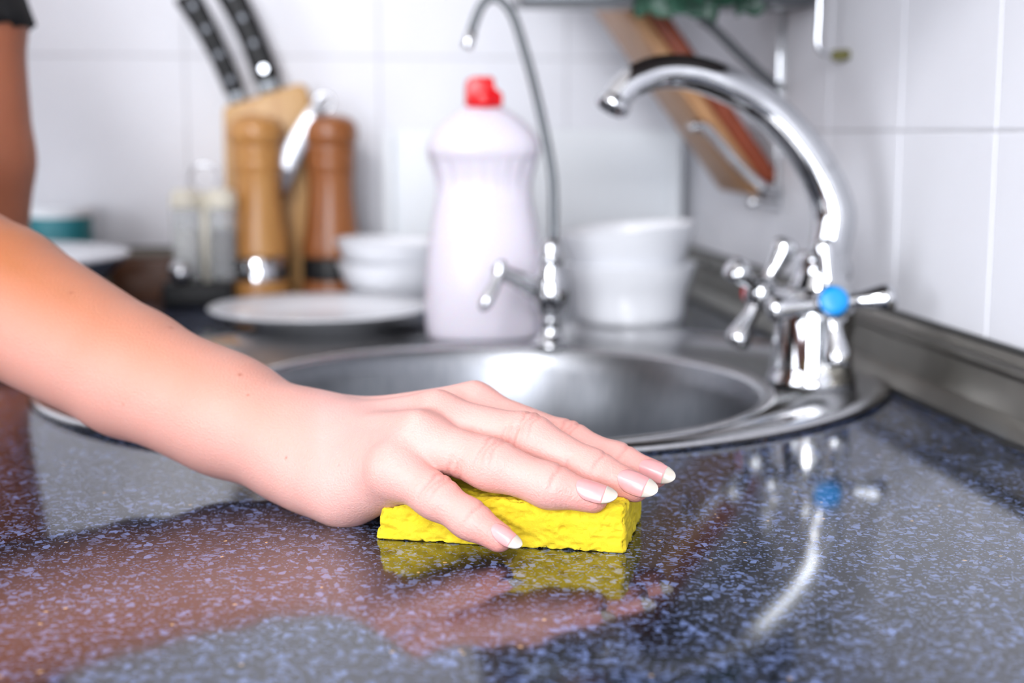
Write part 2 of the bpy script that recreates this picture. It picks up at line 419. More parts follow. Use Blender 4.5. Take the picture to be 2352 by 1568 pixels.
sp_px = [(1902, 612, .0135, 1.045), (1907, 560, .0152, 1.045), (1915, 490, .0158, 1.043), (1888, 410, .0148, 1.04), (1830, 320, .0142, 1.035), (1750, 240, .0136, 1.03), (1660, 190, .0130, 1.02), (1580, 166, .0124, 1.015), (1510, 166, .0118, 1.01), (1455, 186, .0112, 1.005), (1424, 214, .0108, 1.003), (1411, 236, .0108, 1.002)]
cp = spline([list(P(a, b, d)) + [r_] for a, b, r_, d in sp_px], 60)
add('spout', *tube(cp[:, :3], cp[:, 3], 32), 'chrome', mt)
d = cp[-1, :3] - cp[-4, :3]; d /= np.linalg.norm(d)
add('aerator', *lathe([(.0108, -.003), (.0122, -.001), (.0124, .004), (.0115, .0055), (.009, .005), (.0088, .002)], cp[-1, :3], 32, axis=d), 'chrome', mt)
add('collar', *lathe([(.017, -.006), (.0178, -.002), (.0165, .004), (.0145, .009)], P(1902, 618, 1.045), 32), 'chrome', mt)

# ------------------------------------------------------------------ slim filter tap behind the basin
gb = onz(1265, 796, .0035); gd = float((gb - CAM) @ FW)
ft = thing('filter_tap', (gb[0], gb[1], .0035), 'slim chrome filter tap with thin gooseneck and small lever behind basin', 'tap')
def gz(y): return P(1265, y, gd)[2]
k_ = gd / F
add('base', *lathe([(.0165, .0035), (.017, .0065), (.0145, .009), (.0105, .012), (.009, gz(760)), (.0078, gz(745)), (.0092, gz(735)), (.0092, gz(725))], (gb[0], gb[1], 0), 36), 'chrome', ft)
add('body', *lathe([(.0085, gz(728)), (.0125, gz(712)), (.0148, gz(690)), (.0150, gz(665)), (.0132, gz(640)), (.0108, gz(615)), (.0092, gz(603)), (.0108, gz(596)), (.0108, gz(585)), (.0082, gz(578)), (.0088, gz(566)), (.0068, gz(552)), (.0045, gz(546))], (gb[0], gb[1], 0), 36), 'chrome', ft)
gp = [(1271, 556), (1271, 480), (1268, 400), (1250, 300), (1225, 190), (1200, 100), (1178, 35), (1150, 0), (1125, -4), (1105, 15), (1090, 50), (1080, 82)]
gp = spline([P(a, b, gd) for a, b in gp], 60)
add('gooseneck', *tube(gp, .0038, 20), 'dark_steel', ft)
dd = gp[-1] - gp[-4]; dd /= np.linalg.norm(dd)
add('nozzle', *lathe([(.0038, -.004), (.0049, -.002), (.0050, .008), (.0044, .011), (.003, .0112)], gp[-1], 24, axis=dd), 'chrome', ft)
arm_ = P(1252, 672, gd - .012)
add('lever_arm', *tube(spline([P(1258, 678, gd), P(1215, 655, gd - .016), P(1175, 636, gd - .024), P(1145, 624, gd - .028)], 14), [.0088] * 5 + [.0072] * 3 + [.0062] * 6, 20), 'chrome', ft)
add('lever', *tube(spline([P(1140, 606, gd - .028), P(1148, 618, gd - .029), P(1138, 648, gd - .032), P(1122, 682, gd - .035), P(1106, 712, gd - .037)], 16), [.002, .0058, .0066, .0066, .0056, .005, .0046, .0044, .0044, .0046, .0048, .005, .005, .0048, .004, .001], 20), 'chrome', ft)

# ------------------------------------------------------------------ washing-up liquid bottle
bl = np.array([.135, 1.222, .0035]); bd = float((bl - CAM) @ FW); bt = thing('soap_bottle', bl, 'white plastic dish soap bottle with red flip cap on the sink rim', 'bottle')
cx = .5
prof_px = [(772, 60), (776, 118), (768, 128), (740, 134), (690, 136), (620, 133), (540, 124), (480, 114), (440, 108), (405, 112), (372, 122), (345, 128), (330, 127), (315, 122), (300, 111), (285, 97), (270, 79), (256, 58), (246, 40), (240, 34)]
bx = P(1098, 500, bd)
zz = lambda y: P(1098, y, bd)[2]
def btl():
    V = []; Fc = []; seg = 72; pr = spline([(r_ * bd / F, max(zz(y), .0035)) for y, r_ in prof_px], 80)
    for r_, z in pr:
        for k in range(seg):
            a = 2 * PI * k / seg; ca, sa = math.cos(a), math.sin(a)
            rr = r_
            # pressed finger ribs below the shoulder ledge
            u_ = (zz(352) - z) / (zz(352) - zz(445))
            if 0 < u_ < 1 and sa < 0:
                env = math.sin(PI * min(1, u_ * 1.0)) ** .5 if u_ > .5 else min(1, u_ * 6)
                rr -= .005 * env * (.55 + .45 * math.cos(ca * 26)) * min(1, -sa * 2.2)
            e = 2.4; den = (abs(ca) ** e + abs(sa) ** e) ** (1 / e)
            V.append((bl[0] + rr * ca / den, bl[1] + rr * .62 * sa / den, z))
    n_ = len(pr)
    for i in range(n_ - 1):
        for k in range(seg): Fc.append((i * seg + k, i * seg + (k + 1) % seg, (i + 1) * seg + (k + 1) % seg, (i + 1) * seg + k))
    Fc.append(tuple(range(seg))); Fc.append(tuple((n_ - 1) * seg + k for k in range(seg)))
    return V, Fc
add('bottle_body', *btl(), 'bottle_plastic', bt)
zc0, zc1 = zz(243), zz(180); ch = zc1 - zc0
cap_ = [(-.0152, 0), (.0152, 0), (.0152, ch * .40), (.0125, ch * .50), (.0085, ch * .58), (.0080, ch * .92), (.006, ch), (-.010, ch), (-.0145, ch * .86), (-.0152, ch * .6)]
add('flip_cap', *extrude_poly([(bl[0] + a, zc0 + b) for a, b in cap_], bl[1] - .0125, bl[1] + .0125, .002), 'red_plastic', bt, 'auto')
add('cap_skirt', *lathe([(.0145, zc0 - .002), (.0158, zc0 - .001), (.0158, zc0 + .010), (.0140, zc0 + .012)], (bl[0], bl[1], 0), 40), 'red_plastic', bt)

# ------------------------------------------------------------------ crockery
def dish(prof_, c, name, label, cat, mat='ceramic', tilt=None, group=None, rim=True):
    """profile outside bottom -> rim -> inside centre."""
    o = add(name, *lathe(prof_, (0, 0, 0), 64), mat, None, True, label=label, category=cat)
    o.location = c
    if group: o['group'] = group
    if tilt: o.rotation_euler = tilt
    return o
pc = onz(738, 709, .017)
dish([(.001, .002), (.056, .002), (.058, .0), (.061, .0), (.062, .003), (.085, .0095), (.103, .0165), (.1045, .018), (.103, .0192), (.085, .0135), (.064, .0085), (.058, .0065), (.001, .006)], (pc[0], pc[1] + .012, 0), 'plate', 'white plate lying flat between the sink and pepper mills', 'plate')
bw = onz(1445, 748)
def bowl_prof(R, h, foot, th=.0032):
    o = spline([(foot * .98, 0), (foot, .004), (foot * 1.25, h * .12), (R * .86, h * .5), (R * .955, h * .82), (R, h)], 16)
    i = [(max(.001, r_ - th), z + (th if j < 3 else th * .5)) for j, (r_, z) in enumerate(o)]
    return [(.001, .0)] + [tuple(q) for q in o] + [(R + .0008, h + .0012), (R - .0015, h + .0022)] + i[::-1][1:-2] + [(.001, i[2][1])]
dish(bowl_prof(.061, .058, .040), (bw[0], bw[1], 0), 'bowl', 'lower white bowl of the nested pair right of the filter tap', 'bowl', group='bowls beside the filter tap')
dish(bowl_prof(.0635, .050, .036), (bw[0] + .001, bw[1], .0405), 'bowl', 'upper white bowl, tilted, of the pair right of the filter tap', 'bowl', tilt=(0, -.09, 0), group='bowls beside the filter tap')
b2 = onz(915, 716); b2 = np.array([b2[0], 1.475, 0])
dish(bowl_prof(.060, .045, .030), b2, 'bowl', 'lower white bowl of the stack left of the soap bottle', 'bowl', group='bowls behind the plate')
dish(bowl_prof(.0625, .036, .030), b2 + np.array([0, 0, .0305]), 'bowl', 'upper white bowl of the stack left of the soap bottle', 'bowl', tilt=(0, .03, 0), group='bowls behind the plate')
lb = thing('serving_bowl', (-.345, 1.405, 0), 'wide serving bowl, white inside and slate blue outside, behind the forearm', 'bowl')
LR = .155
add('outer_shell', *lathe([(.001, 0), (.075, 0), (.08, .003), (.105, .018), (.135, .042), (LR, .061)], (lb.location[0], lb.location[1], 0), 72, cap=False), 'ceramic_dark', lb)
add('inner_glaze', *lathe([(LR, .061), (LR + .0015, .0635), (LR - .002, .0648), (.132, .046), (.10, .022), (.07, .008), (.001, .005)], (lb.location[0], lb.location[1], 0), 72, cap=False), 'ceramic', lb)
tj = ony(138, 520, 1.60); jr = .034
tn = thing('storage_tin', (tj[0], 1.60, 0), 'small round teal tin with a white lid behind serving bowl', 'tin')
zt = ony(138, 488, 1.60)[2]
add('tin_body', *lathe([(jr - .001, 0), (jr, .001), (jr, zt - .004), (jr - .001, zt - .003)], (tj[0], 1.60, 0), 48), 'teal', tn, 'auto')
add('lid', *lathe([(jr + .0008, zt - .004), (jr + .0012, zt + .004), (jr - .001, zt + .006), (.001, zt + .0065)], (tj[0], 1.60, 0), 48), 'white_plastic', tn, 'auto')

# white tray standing against the back wall
ty = 1.615
xa, za = ony(878, 296, ty)[[0, 2]]; xb = ony(1563, 296, ty)[0]
ta = thing('white_tray', ((xa + xb) / 2, ty, 0), 'white plastic tray standing upright against the back wall', 'tray')
add('tray_panel', *rbox(((xa + xb) / 2, ty, za / 2), (xb - xa, .010, za), .004, 3), 'white_plastic', ta, 'auto')
xr_ = ony(1517, 400, ty)[0]
add('raised_edge', *rbox(((xr_ + xb) / 2 + .004, ty - .008, za / 2), (xb - xr_ - .008, .010, za - .002), .003, 3), 'white_plastic', ta, 'auto')
add('raised_edge', *rbox((xa + .006, ty - .008, za / 2), (.012, .010, za - .002), .003, 3), 'white_plastic', ta, 'auto')

# ------------------------------------------------------------------ pepper mills
def mill(px, Y, sc, wm, band, label):
    x = ony(px, 480, Y)[0]; zf = lambda y: max(0, ony(px, y, Y)[2]); k2 = ony(px + 100, 480, Y)[0] - x; k2 /= 100
    o = thing('pepper_mill', (x, Y, 0), label, 'pepper mill', 'turned wooden mills on the counter')
    f_ = lambda prs: [(r_ * k2 * sc, zf(y)) for y, r_ in prs]
    add('foot', *lathe([(r_ * k2 * sc, z) for r_, z in ((70, 0), (72, .002), (72, zf(645)), (70, zf(641)))], (x, Y, 0), 48), wm, o, 'auto')
    add('band', *lathe(f_([(642, 66), (640, 69), (592, 69), (588, 66)]), (x, Y, 0), 48), band, o, 'auto')
    pr = spline(f_([(589, 66), (584, 71), (560, 69), (520, 62), (470, 56), (430, 54), (400, 55), (388, 57)]), 24)
    add('barrel', *lathe([tuple(q) for q in pr], (x, Y, 0), 48), wm, o)
    pr = spline(f_([(388, 53), (384, 57), (374, 58), (366, 56), (354, 59), (338, 59), (333, 55)]), 20)
    add('neck', *lathe([tuple(q) for q in pr], (x, Y, 0), 48), wm, o)
    pr = spline(f_([(333, 54), (329, 60), (318, 64), (300, 65), (284, 61), (273, 51), (266, 34), (263, 14), (262, 2)]), 24)
    add('head', *lathe([tuple(q) for q in pr], (x, Y, 0), 48), wm, o)
    return o
mill(592, 1.535, 1., 'wood_mill', 'chrome', 'pale wooden pepper mill with a silver band, nearest the spice rack')
mill(760, 1.552, .98, 'wood_mill_dark', 'black_plastic', 'darker wooden pepper mill with a black band, behind the stacked bowls')

# ------------------------------------------------------------------ knife block and knives
ky = 1.572
pt = lambda a, b: tuple(ony(a, b, ky)[[0, 2]])
q0 = [(512, 246), (688, 190), (706, 200), (722, 260)]
poly = [pt(*q) for q in q0] + [(pt(735, 600)[0], 0.), (pt(520, 600)[0], 0.)]
add('knife_block', *extrude_poly(poly, ky, ky + .062, .003), 'wood_light', None, 'auto', label='pale wooden knife block behind the pepper mills', category='knife block')
def knife(p0, p1, w0, w1, dy, label):
    a = np.array(ony(*p0, ky + dy)); b = np.array(ony(*p1, ky + dy)); L = np.linalg.norm(b - a); d = (b - a) / L
    o = thing('kitchen_knife', a, label, 'knife', 'black-handled knives in the block')
    s_ = np.array([d[2], 0, -d[0]])                                    # across the handle, in the handle's own plane
    n = 24; V = []; Fc = []; ring_ = []
    for i in range(n + 1):
        u_ = i / n; wd = (w0 + (w1 - w0) * u_) / 2 * (1 - .12 * math.sin(PI * u_)) ; th = .0085
        if i in (0, n): wd *= .86; th *= .8
        off = s_ * (.012 * u_ * u_)
        c_ = a + d * L * u_ - off
        for k in range(16):
            ang = 2 * PI * k / 16; e = 3.; ca, sa = math.cos(ang), math.sin(ang); den = (abs(ca) ** e + abs(sa) ** e) ** (1 / e)
            V.append(c_ + s_ * wd * ca / den + np.array([0, th * sa / den, 0]))
    for i in range(n):
        for k in range(16): Fc.append((i * 16 + k, i * 16 + (k + 1) % 16, (i + 1) * 16 + (k + 1) % 16, (i + 1) * 16 + k))
    Fc += [tuple(range(16)), tuple(n * 16 + k for k in range(16))]
    h_ = add('handle', V, Fc, 'black_plastic', o)
    for u_ in (.12, .38, .64, .88):
        c_ = a + d * L * u_ - s_ * (.012 * u_ * u_)
        add('rivet', *lathe([(.0032, -.0092), (.0031, .0092)], c_, 20, axis=(0, 1, 0)), 'chrome' if u_ < .2 and w0 > .025 else 'rivet_steel', h_, 'auto')
    add('bolster', *rbox(a - d * .006, (w0 * .86, .012, .014), .002, 2, Matrix(((s_[0], 0, d[0]), (0, 1, 0), (s_[2], 0, d[2])))), 'dark_steel', o, 'auto')
    add('blade', *rbox(a - d * .05, (w0 * .8, .002, .09), .0004, 1, Matrix(((s_[0], 0, d[0]), (0, 1, 0), (s_[2], 0, d[2])))), 'chrome', o, 'auto')
knife((540, 212), (452, -20), .022, .030, .014, 'left black-handled knife standing in the wooden block')
knife((615, 186), (540, -45), .030, .034, .034, 'right black-handled knife with a bright rivet, in wooden block')
# steel peeler leaning on the block
py_ = 1.540
ax_ = [(742, 232, 13), (722, 262, 19), (694, 310, 22), (668, 360, 22), (655, 410, 15), (647, 458, 3)]
V = []; Fc = []; pp = spline(ax_, 20); mm = (ony(800, 400, py_) - ony(700, 400, py_))[0] / 100
for i, (a, b, r_) in enumerate(pp):
    c_ = ony(a, b, py_); dz = pp[min(i + 1, 19)] - pp[max(i - 1, 0)]; dn = np.array([dz[1], 0, dz[0]]); dn /= np.linalg.norm(dn)
    for sx, sy in ((-1, -.2), (0, -1), (1, -.2), (1, .2), (0, 1), (-1, .2)):
        V.append(c_ + dn * r_ * mm * sx + np.array([0, .004 * sy, 0]))
for i in range(19):
    for k in range(6): Fc.append((i * 6 + k, i * 6 + (k + 1) % 6, (i + 1) * 6 + (k + 1) % 6, (i + 1) * 6 + k))
Fc += [tuple(range(6)), tuple(19 * 6 + k for k in range(6))]
sl = thing('steel_knife', ony(700, 330, py_), 'silver steel knife slanting between the two pepper mills', 'knife')
add('blade', V, Fc, 'satin_steel', sl, 'auto')
add('end_ring', *tube([ony(744, 236, py_) + np.array([.009 * math.cos(a), 0, .009 * math.sin(a)]) for a in np.linspace(0, 2 * PI, 25)], .0022, 10), 'chrome', sl)

# ------------------------------------------------------------------ cruet set, wooden box
cy = 1.50; cxx = ony(455, 600, cy)[0]
cr = thing('cruet_stand', (cxx, cy, 0), 'black cruet stand with a pale post and wire ring handle', 'cruet stand')
add('tray', *rbox((cxx, cy, .0125), (.072, .046, .025), .004, 3), 'black_plastic', cr, 'auto')
zt = ony(472, 440, cy)[2]; xp = ony(472, 500, cy)[0]
add('post', *tube([(xp, cy + .004, .02), (xp, cy + .004, zt)], .0052, 16), 'cream_plastic', cr)
add('ring_handle', *tube([(xp + .0145 * math.cos(a), cy + .004, zt + .0135 + .0145 * math.sin(a)) for a in np.linspace(-PI / 2, 1.5 * PI, 33)], .0018, 12), 'chrome', cr)
add('chrome_ball', *lathe([(.001, -.0125)] + [(.0125 * math.cos(a), .0125 * math.sin(a)) for a in np.linspace(-1.4, 1.4, 14)] + [(.001, .0125)], ony(416, 625, cy - .012), 28), 'chrome', cr)
def shaker(px, fill, label):
    x = ony(px, 500, cy)[0]; o = thing('shaker', (x, cy + .004, .0255), label, 'shaker', 'glass shakers in the cruet stand')
    zl = ony(px, 478, cy)[2]; b_ = (x, cy + .004, 0)
    add('glass_jar', *lathe([(.0145, .026), (.0155, .028), (.0155, zl), (.0145, zl + .001), (.0138, zl), (.0138, .030), (.001, .0295)], b_, 32, cap=False), 'glass', o, 'auto')
    add('filling', *lathe([(.0132, .031), (.0132, .031 + (zl - .031) * .68), (.001, .031 + (zl - .031) * .7)], b_, 28), fill, o)
    add('lid', *lathe([(.0158, zl), (.0162, zl + .002), (.0158, zl + .014), (.012, zl + .019), (.001, zl + .020)], b_, 32), 'cream_plastic', o, 'auto')
shaker(427, 'salt', 'glass salt shaker with cream lid in the cruet stand')
shaker(508, 'pepper', 'glass pepper shaker with cream lid, beside the pale mill')
wbx = ony(345, 600, 1.57)
bxo = thing('wooden_box', (wbx[0], 1.575, 0), 'low dark brown wooden box between the serving bowl and cruet stand', 'box')
zb = ony(345, 594, 1.57)[2]
for dx, dy, sx, sy in ((0, -.027, .078, .006), (0, .027, .078, .006), (-.036, 0, .006, .048), (.036, 0, .006, .048)):
    add('side_board', *rbox((wbx[0] + dx, 1.575 + dy, zb / 2), (sx, sy, zb), .0015), 'wood_brown', bxo, 'auto')
add('bottom_board', *rbox((wbx[0], 1.575, .004), (.066, .048, .006), .001), 'wood_brown', bxo, 'auto')

# ------------------------------------------------------------------ wall shelf, plant, rack with board on the right wall
sy0, sz0 = 1.185, ony(1500, 7, 1.185)[2]
shx = ony(1205, 5, sy0)[0]
sh = thing('wall_shelf', (XR - .006, sy0 + .04, sz0), 'dark shelf board above the tap at the top of the photo', 'shelf')
add('shelf_board', *rbox(((shx + XR - .006) / 2, sy0 + .04, sz0 + .008), (XR - .006 - shx, .08, .016), .002), 'dark_steel', sh, 'auto')
add('bracket', *rbox((XR - .010, sy0 + .05, sz0 + .04), (.008, .014, .055), .002), 'dark_steel', sh, 'auto')
# trailing plant on the shelf
po = np.array([.335, sy0 + .045, sz0 + .016]); pl = thing('potted_plant', po, 'dark green plant with leaves trailing over the shelf edge', 'plant')
add('flower_pot', *lathe([(.024, 0), (.026, .001), (.032, .058), (.034, .06), (.034, .068), (.031, .068), (.029, .06), (.001, .058)], po, 40), 'pot', pl, 'auto')
lfs = []
for i in range(30):
    a = rng.uniform(1425, 1760); b = rng.uniform(-60, 34 if 1560 < a < 1740 else 20)
    c_ = ony(a, b, sy0 - .012 - rng.uniform(0, .03)); L = rng.uniform(.014, .024); an = rng.uniform(0, 2 * PI); tlt = rng.uniform(-.7, .7)
    V = []; Fc = []
    for j, u_ in enumerate((0, .2, .45, .7, .9, 1)):
        wd = L * .38 * math.sin(PI * min(.97, u_ * .93 + .04))
        for s_ in (-1, 0, 1): V.append((L * (u_ - .5), wd * s_, .0025 * (abs(s_)) - .004 * u_ * u_))
    for j in range(5):
        for k in range(2): Fc.append((j * 3 + k, j * 3 + k + 1, j * 3 + k + 4, j * 3 + k + 3))
    Rm = Matrix.Rotation(an, 3, 'Y') @ Matrix.Rotation(PI / 2 + tlt, 3, 'X')
    V = (np.array(V) @ np.array(Rm).T) + c_
    o = add('leaf', V, Fc, 'leaf', pl)
    top = po + np.array([rng.uniform(-.02, .02), -.03, .066])
    mid = np.array([c_[0] * .6 + top[0] * .4, sy0 - .012, sz0 + .045])
    add('stem', *tube(spline([top, mid, c_], 8), .0009, 6), 'leaf', pl)
# unseen cabinet, added to darken the spout's reflections and shade the right wall
wc = thing('added_shade_cabinet', (.30, 1.1, .40), 'unseen dark cabinet added over the tap to darken reflections and shade the wall', 'cabinet')
add('carcass', *rbox((.305, 1.145, .70), (.22, 1.01, .60), .003), 'dark_panel', wc, 'auto')
for y in (.893, 1.397):
    dr_ = add('door', *rbox((.186, y, .70), (.018, .50, .59), .003), 'wood_brown', wc, 'auto')
    add('handle', *tube([(.178, y + .2, .44), (.166, y + .2, .445), (.166, y + .2, .56), (.178, y + .2, .565)], .004, 12), 'chrome', dr_)
# plate rack: strap, cradle and wire
rk = thing('plate_rack', ony(1795, 480, 1.285), 'chrome wall rack with hanging strap and cradle holding cutting board', 'rack')
yk = 1.285
def pk(a, b, Y=yk): return ony(a, b, Y)
st0, st1 = pk(1797, 8), pk(1797, 482)
add('strap', *rbox((st0 + st1) / 2, (.0105, .003, st0[2] - st1[2]), .0008), 'chrome', rk, 'auto')
add('foot_bar', *tube([pk(1718, 466), pk(1735, 462), pk(1800, 476), pk(1808, 470)], .0042, 14), 'chrome', rk)
add('cradle_wire', *tube(spline([pk(1588, 292, yk - .012), pk(1615, 290, yk - .012), pk(1650, 325, yk - .012), pk(1715, 398, yk - .012), pk(1765, 438, yk - .012), pk(1790, 440, yk)], 30), .0048, 16), 'chrome', rk)
add('cradle_wire', *tube(spline([pk(1585, 288, yk + .12), pk(1660, 345, yk + .12), pk(1715, 405, yk + .12), pk(1765, 430, yk + .12)], 24), .0040, 14), 'chrome', rk)
add('cradle_link', *tube([pk(1588, 292, yk - .012), pk(1585, 288, yk + .12)], .0036, 12), 'chrome', rk)
add('brace_wire', *tube(spline([pk(1608, 42), pk(1640, 66), pk(1700, 125), pk(1760, 180), pk(1795, 205)], 24), .0042, 14), 'dark_steel', rk)
# cutting board in the cradle: long axis up-left, wide axis in depth, light face to the left
e0, e1 = pk(1762, 432), pk(1440, -30); dl = e1 - e0; dl /= np.linalg.norm(dl)
dt = np.array([-dl[2], 0, dl[0]])                                 # thickness direction (to the left / down)
if dt[0] > 0: dt = -dt
Lb = .30
cb = thing('cutting_board', e0, 'brown wooden cutting board leaning in the chrome wall rack', 'cutting board')
mid = e0 + dl * (Lb / 2) + np.array([0, .062, 0])
Rb = Matrix(((dt[0], 0, dl[0]), (0, 1, 0), (dt[2], 0, dl[2])))
add('board', *rbox(mid + dt * .006, (.014, .118, Lb), .003, 3, Rb), 'wood_board', cb, 'auto')
add('dark_edge', *rbox(mid - dt * .0095, (.017, .118, Lb), .004, 3, Rb), 'wood_board_edge', cb, 'auto')
# wire hook with olive tip on the right wall
hk = thing('wall_hook', ony(1882, 60, 1.12), 'thin wire hook with olive tip hanging beside the shelf', 'hook')
add('wire', *tube(spline([ony(1884, -60, 1.12), ony(1881, 40, 1.12), ony(1878, 95, 1.12), ony(1886, 118, 1.12), ony(1912, 126, 1.12)], 24), .0022, 12), 'chrome', hk)
olv = plain('olive_plastic', srgb(104, 100, 52), .5)
add('tip', *tube(spline([ony(1908, 125, 1.12), ony(1930, 128, 1.12), ony(1955, 122, 1.12)], 8), [.0026, .0040, .0046, .0048, .0048, .0046, .004, .002], 14), 'olive_plastic', hk)

# ------------------------------------------------------------------ person: signed-distance body meshed by surface nets
def cone(a, b, r1, r2): return (np.array(a, np.float32), np.array(b, np.float32), np.float32(r1), np.float32(r2))
def d_cone(p_, c_):
    a, b, r1, r2 = c_; ba = b - a; l2 = float(ba @ ba); rr = r1 - r2; a2 = l2 - rr * rr; il2 = 1 / l2
    pa = p_ - a; y = pa @ ba; z = y - l2
    q = pa * l2 - y[:, None] * ba; x2 = np.einsum('ij,ij->i', q, q); y2 = y * y * l2; z2 = z * z * l2
    k = np.sign(rr) * rr * rr * x2
    o1 = np.sqrt(x2 + z2) * il2 - r2; o2 = np.sqrt(x2 + y2) * il2 - r1
    o3 = (np.sqrt(np.maximum(x2 * a2 * il2, 0)) + y * rr) * il2 - r1
    return np.where(np.sign(z) * a2 * z2 > k, o1, np.where(np.sign(y) * a2 * y2 < k, o2, o3))
def smin(a, b, k):
    h = np.maximum(k - np.abs(a - b), 0) / k
    return np.minimum(a, b) - h * h * k * .25
def chain(p_, cs, k):
    d_ = None
    for c_ in cs:
        e = d_cone(p_, c_); d_ = e if d_ is None else smin(d_, e, k)
    return d_
def J(x, y, d_, rpx): return (P(x, y, d_), rpx * d_ / F)
def link(*js): return [cone(js[i][0], js[i + 1][0], js[i][1], js[i + 1][1]) for i in range(len(js) - 1)]
# right arm joints (hand on the sponge, little finger nearest the camera)
E1 = J(-270, 540, .815, 172); F0 = J(0, 686, .775, 164); F1 = J(300, 855, .735, 143); F2 = J(520, 955, .708, 126); W0 = J(650, 1016, .692, 110); W1 = J(740, 1046, .683, 84)
ARM = link(E1, F0, F1, F2, W0, W1)
ARM2 = link(J(520, 950, .725, 104), J(650, 1010, .712, 82), J(740, 1032, .703, 70))
PALM = (link(J(735, 1046, .69, 82), J(905, 1075, .632, 56)) + link(J(750, 1036, .69, 76), J(965, 1008, .640, 56)) +
        link(J(770, 1018, .698, 68), J(1010, 965, .660, 54)) + link(J(800, 1004, .708, 56), J(1095, 932, .684, 43)) +
        link(J(722, 1092, .672, 80), J(790, 1117, .660, 70)) + link(J(790, 1122, .660, 72), J(895, 1100, .640, 58)) +
        link(J(850, 1050, .675, 70), J(1000, 1020, .672, 50)))
TENDON = [cone(*[q[0] for q in t_], *[q[1] for q in t_]) for t_ in ((J(795, 962, .690, 11), J(1000, 920, .655, 15)), (J(800, 985, .669, 10), J(957, 966, .632, 14)), (J(810, 940, .70, 10), J(1085, 898, .678, 13)))]
MC = [J(905, 1078, .628, 56), J(968, 1012, .638, 57), J(1012, 966, .657, 55), J(1096, 932, .681, 42)]
FING = {
    'little': [MC[0], J(1000, 1140, .618, 47), J(1078, 1192, .611, 41), J(1146, 1234, .605, 34)],
    'ring': [MC[1], J(1128, 1066, .623, 56), J(1262, 1116, .615, 47), J(1362, 1143, .611, 35)],
    'middle': [MC[2], J(1212, 1008, .642, 56), J(1360, 1082, .632, 46), J(1458, 1118, .626, 35)],
    'index': [MC[3], J(1303, 1013, .662, 43), J(1418, 1060, .654, 39), J(1504, 1089, .648, 32)],
}
THUMB = [J(850, 1030, .705, 62), J(960, 1052, .727, 56), J(1070, 1060, .724, 48), J(1150, 1064, .715, 38)]
fing_c = {k: link(*v_) for k, v_ in FING.items()}; th_c = link(*THUMB)
# bulges at finger joints
CREASE = []
for k, js in FING.items():
    for i in (1, 2): CREASE.append((js[i][0].astype(np.float32), ((js[i + 1][0] - js[i - 1][0]) / np.linalg.norm(js[i + 1][0] - js[i - 1][0])).astype(np.float32), np.float32(js[i][1]), i))
CREASE = [CREASE[i] for i in range(len(CREASE))]
def hand_sdf(p_):
    p_ = p_.astype(np.float32)
    base = chain(p_, ARM, .006); base = smin(base, chain(p_, ARM2, .006), .02)
    palm = chain(p_, PALM, .014); base = smin(base, palm, .022)
    for q in TENDON: base = smin(base, d_cone(p_, q), .007)
    d_ = base
    for k in ('little', 'ring', 'middle', 'index'):
        f_ = chain(p_, fing_c[k], .006)
        d_ = np.minimum(d_, smin(base, f_, .009)) if k == 'little' else smin(d_, smin(base, f_, .010), .0016)
    d_ = smin(d_, smin(base, chain(p_, th_c, .008), .014), .002)
    for c_, a_, r_, i in CREASE:
        q = p_ - c_; dd_ = np.einsum('ij,ij->i', q, q); near = dd_ < (r_ * 2.2) ** 2
        if not near.any(): continue
        s_ = q[near] @ a_; up_ = q[near][:, 2] + .3 * -q[near][:, 1]
        m_ = np.clip(up_ / r_ * 1.2, 0, 1)
        off = (.0024, ) if i == 2 else (-.0022, .0022)
        dep = np.zeros_like(s_)
        for o_ in off: dep += np.exp(-((s_ - o_) / .0011) ** 2) * .0006
        d_[near] += dep * m_
    return d_
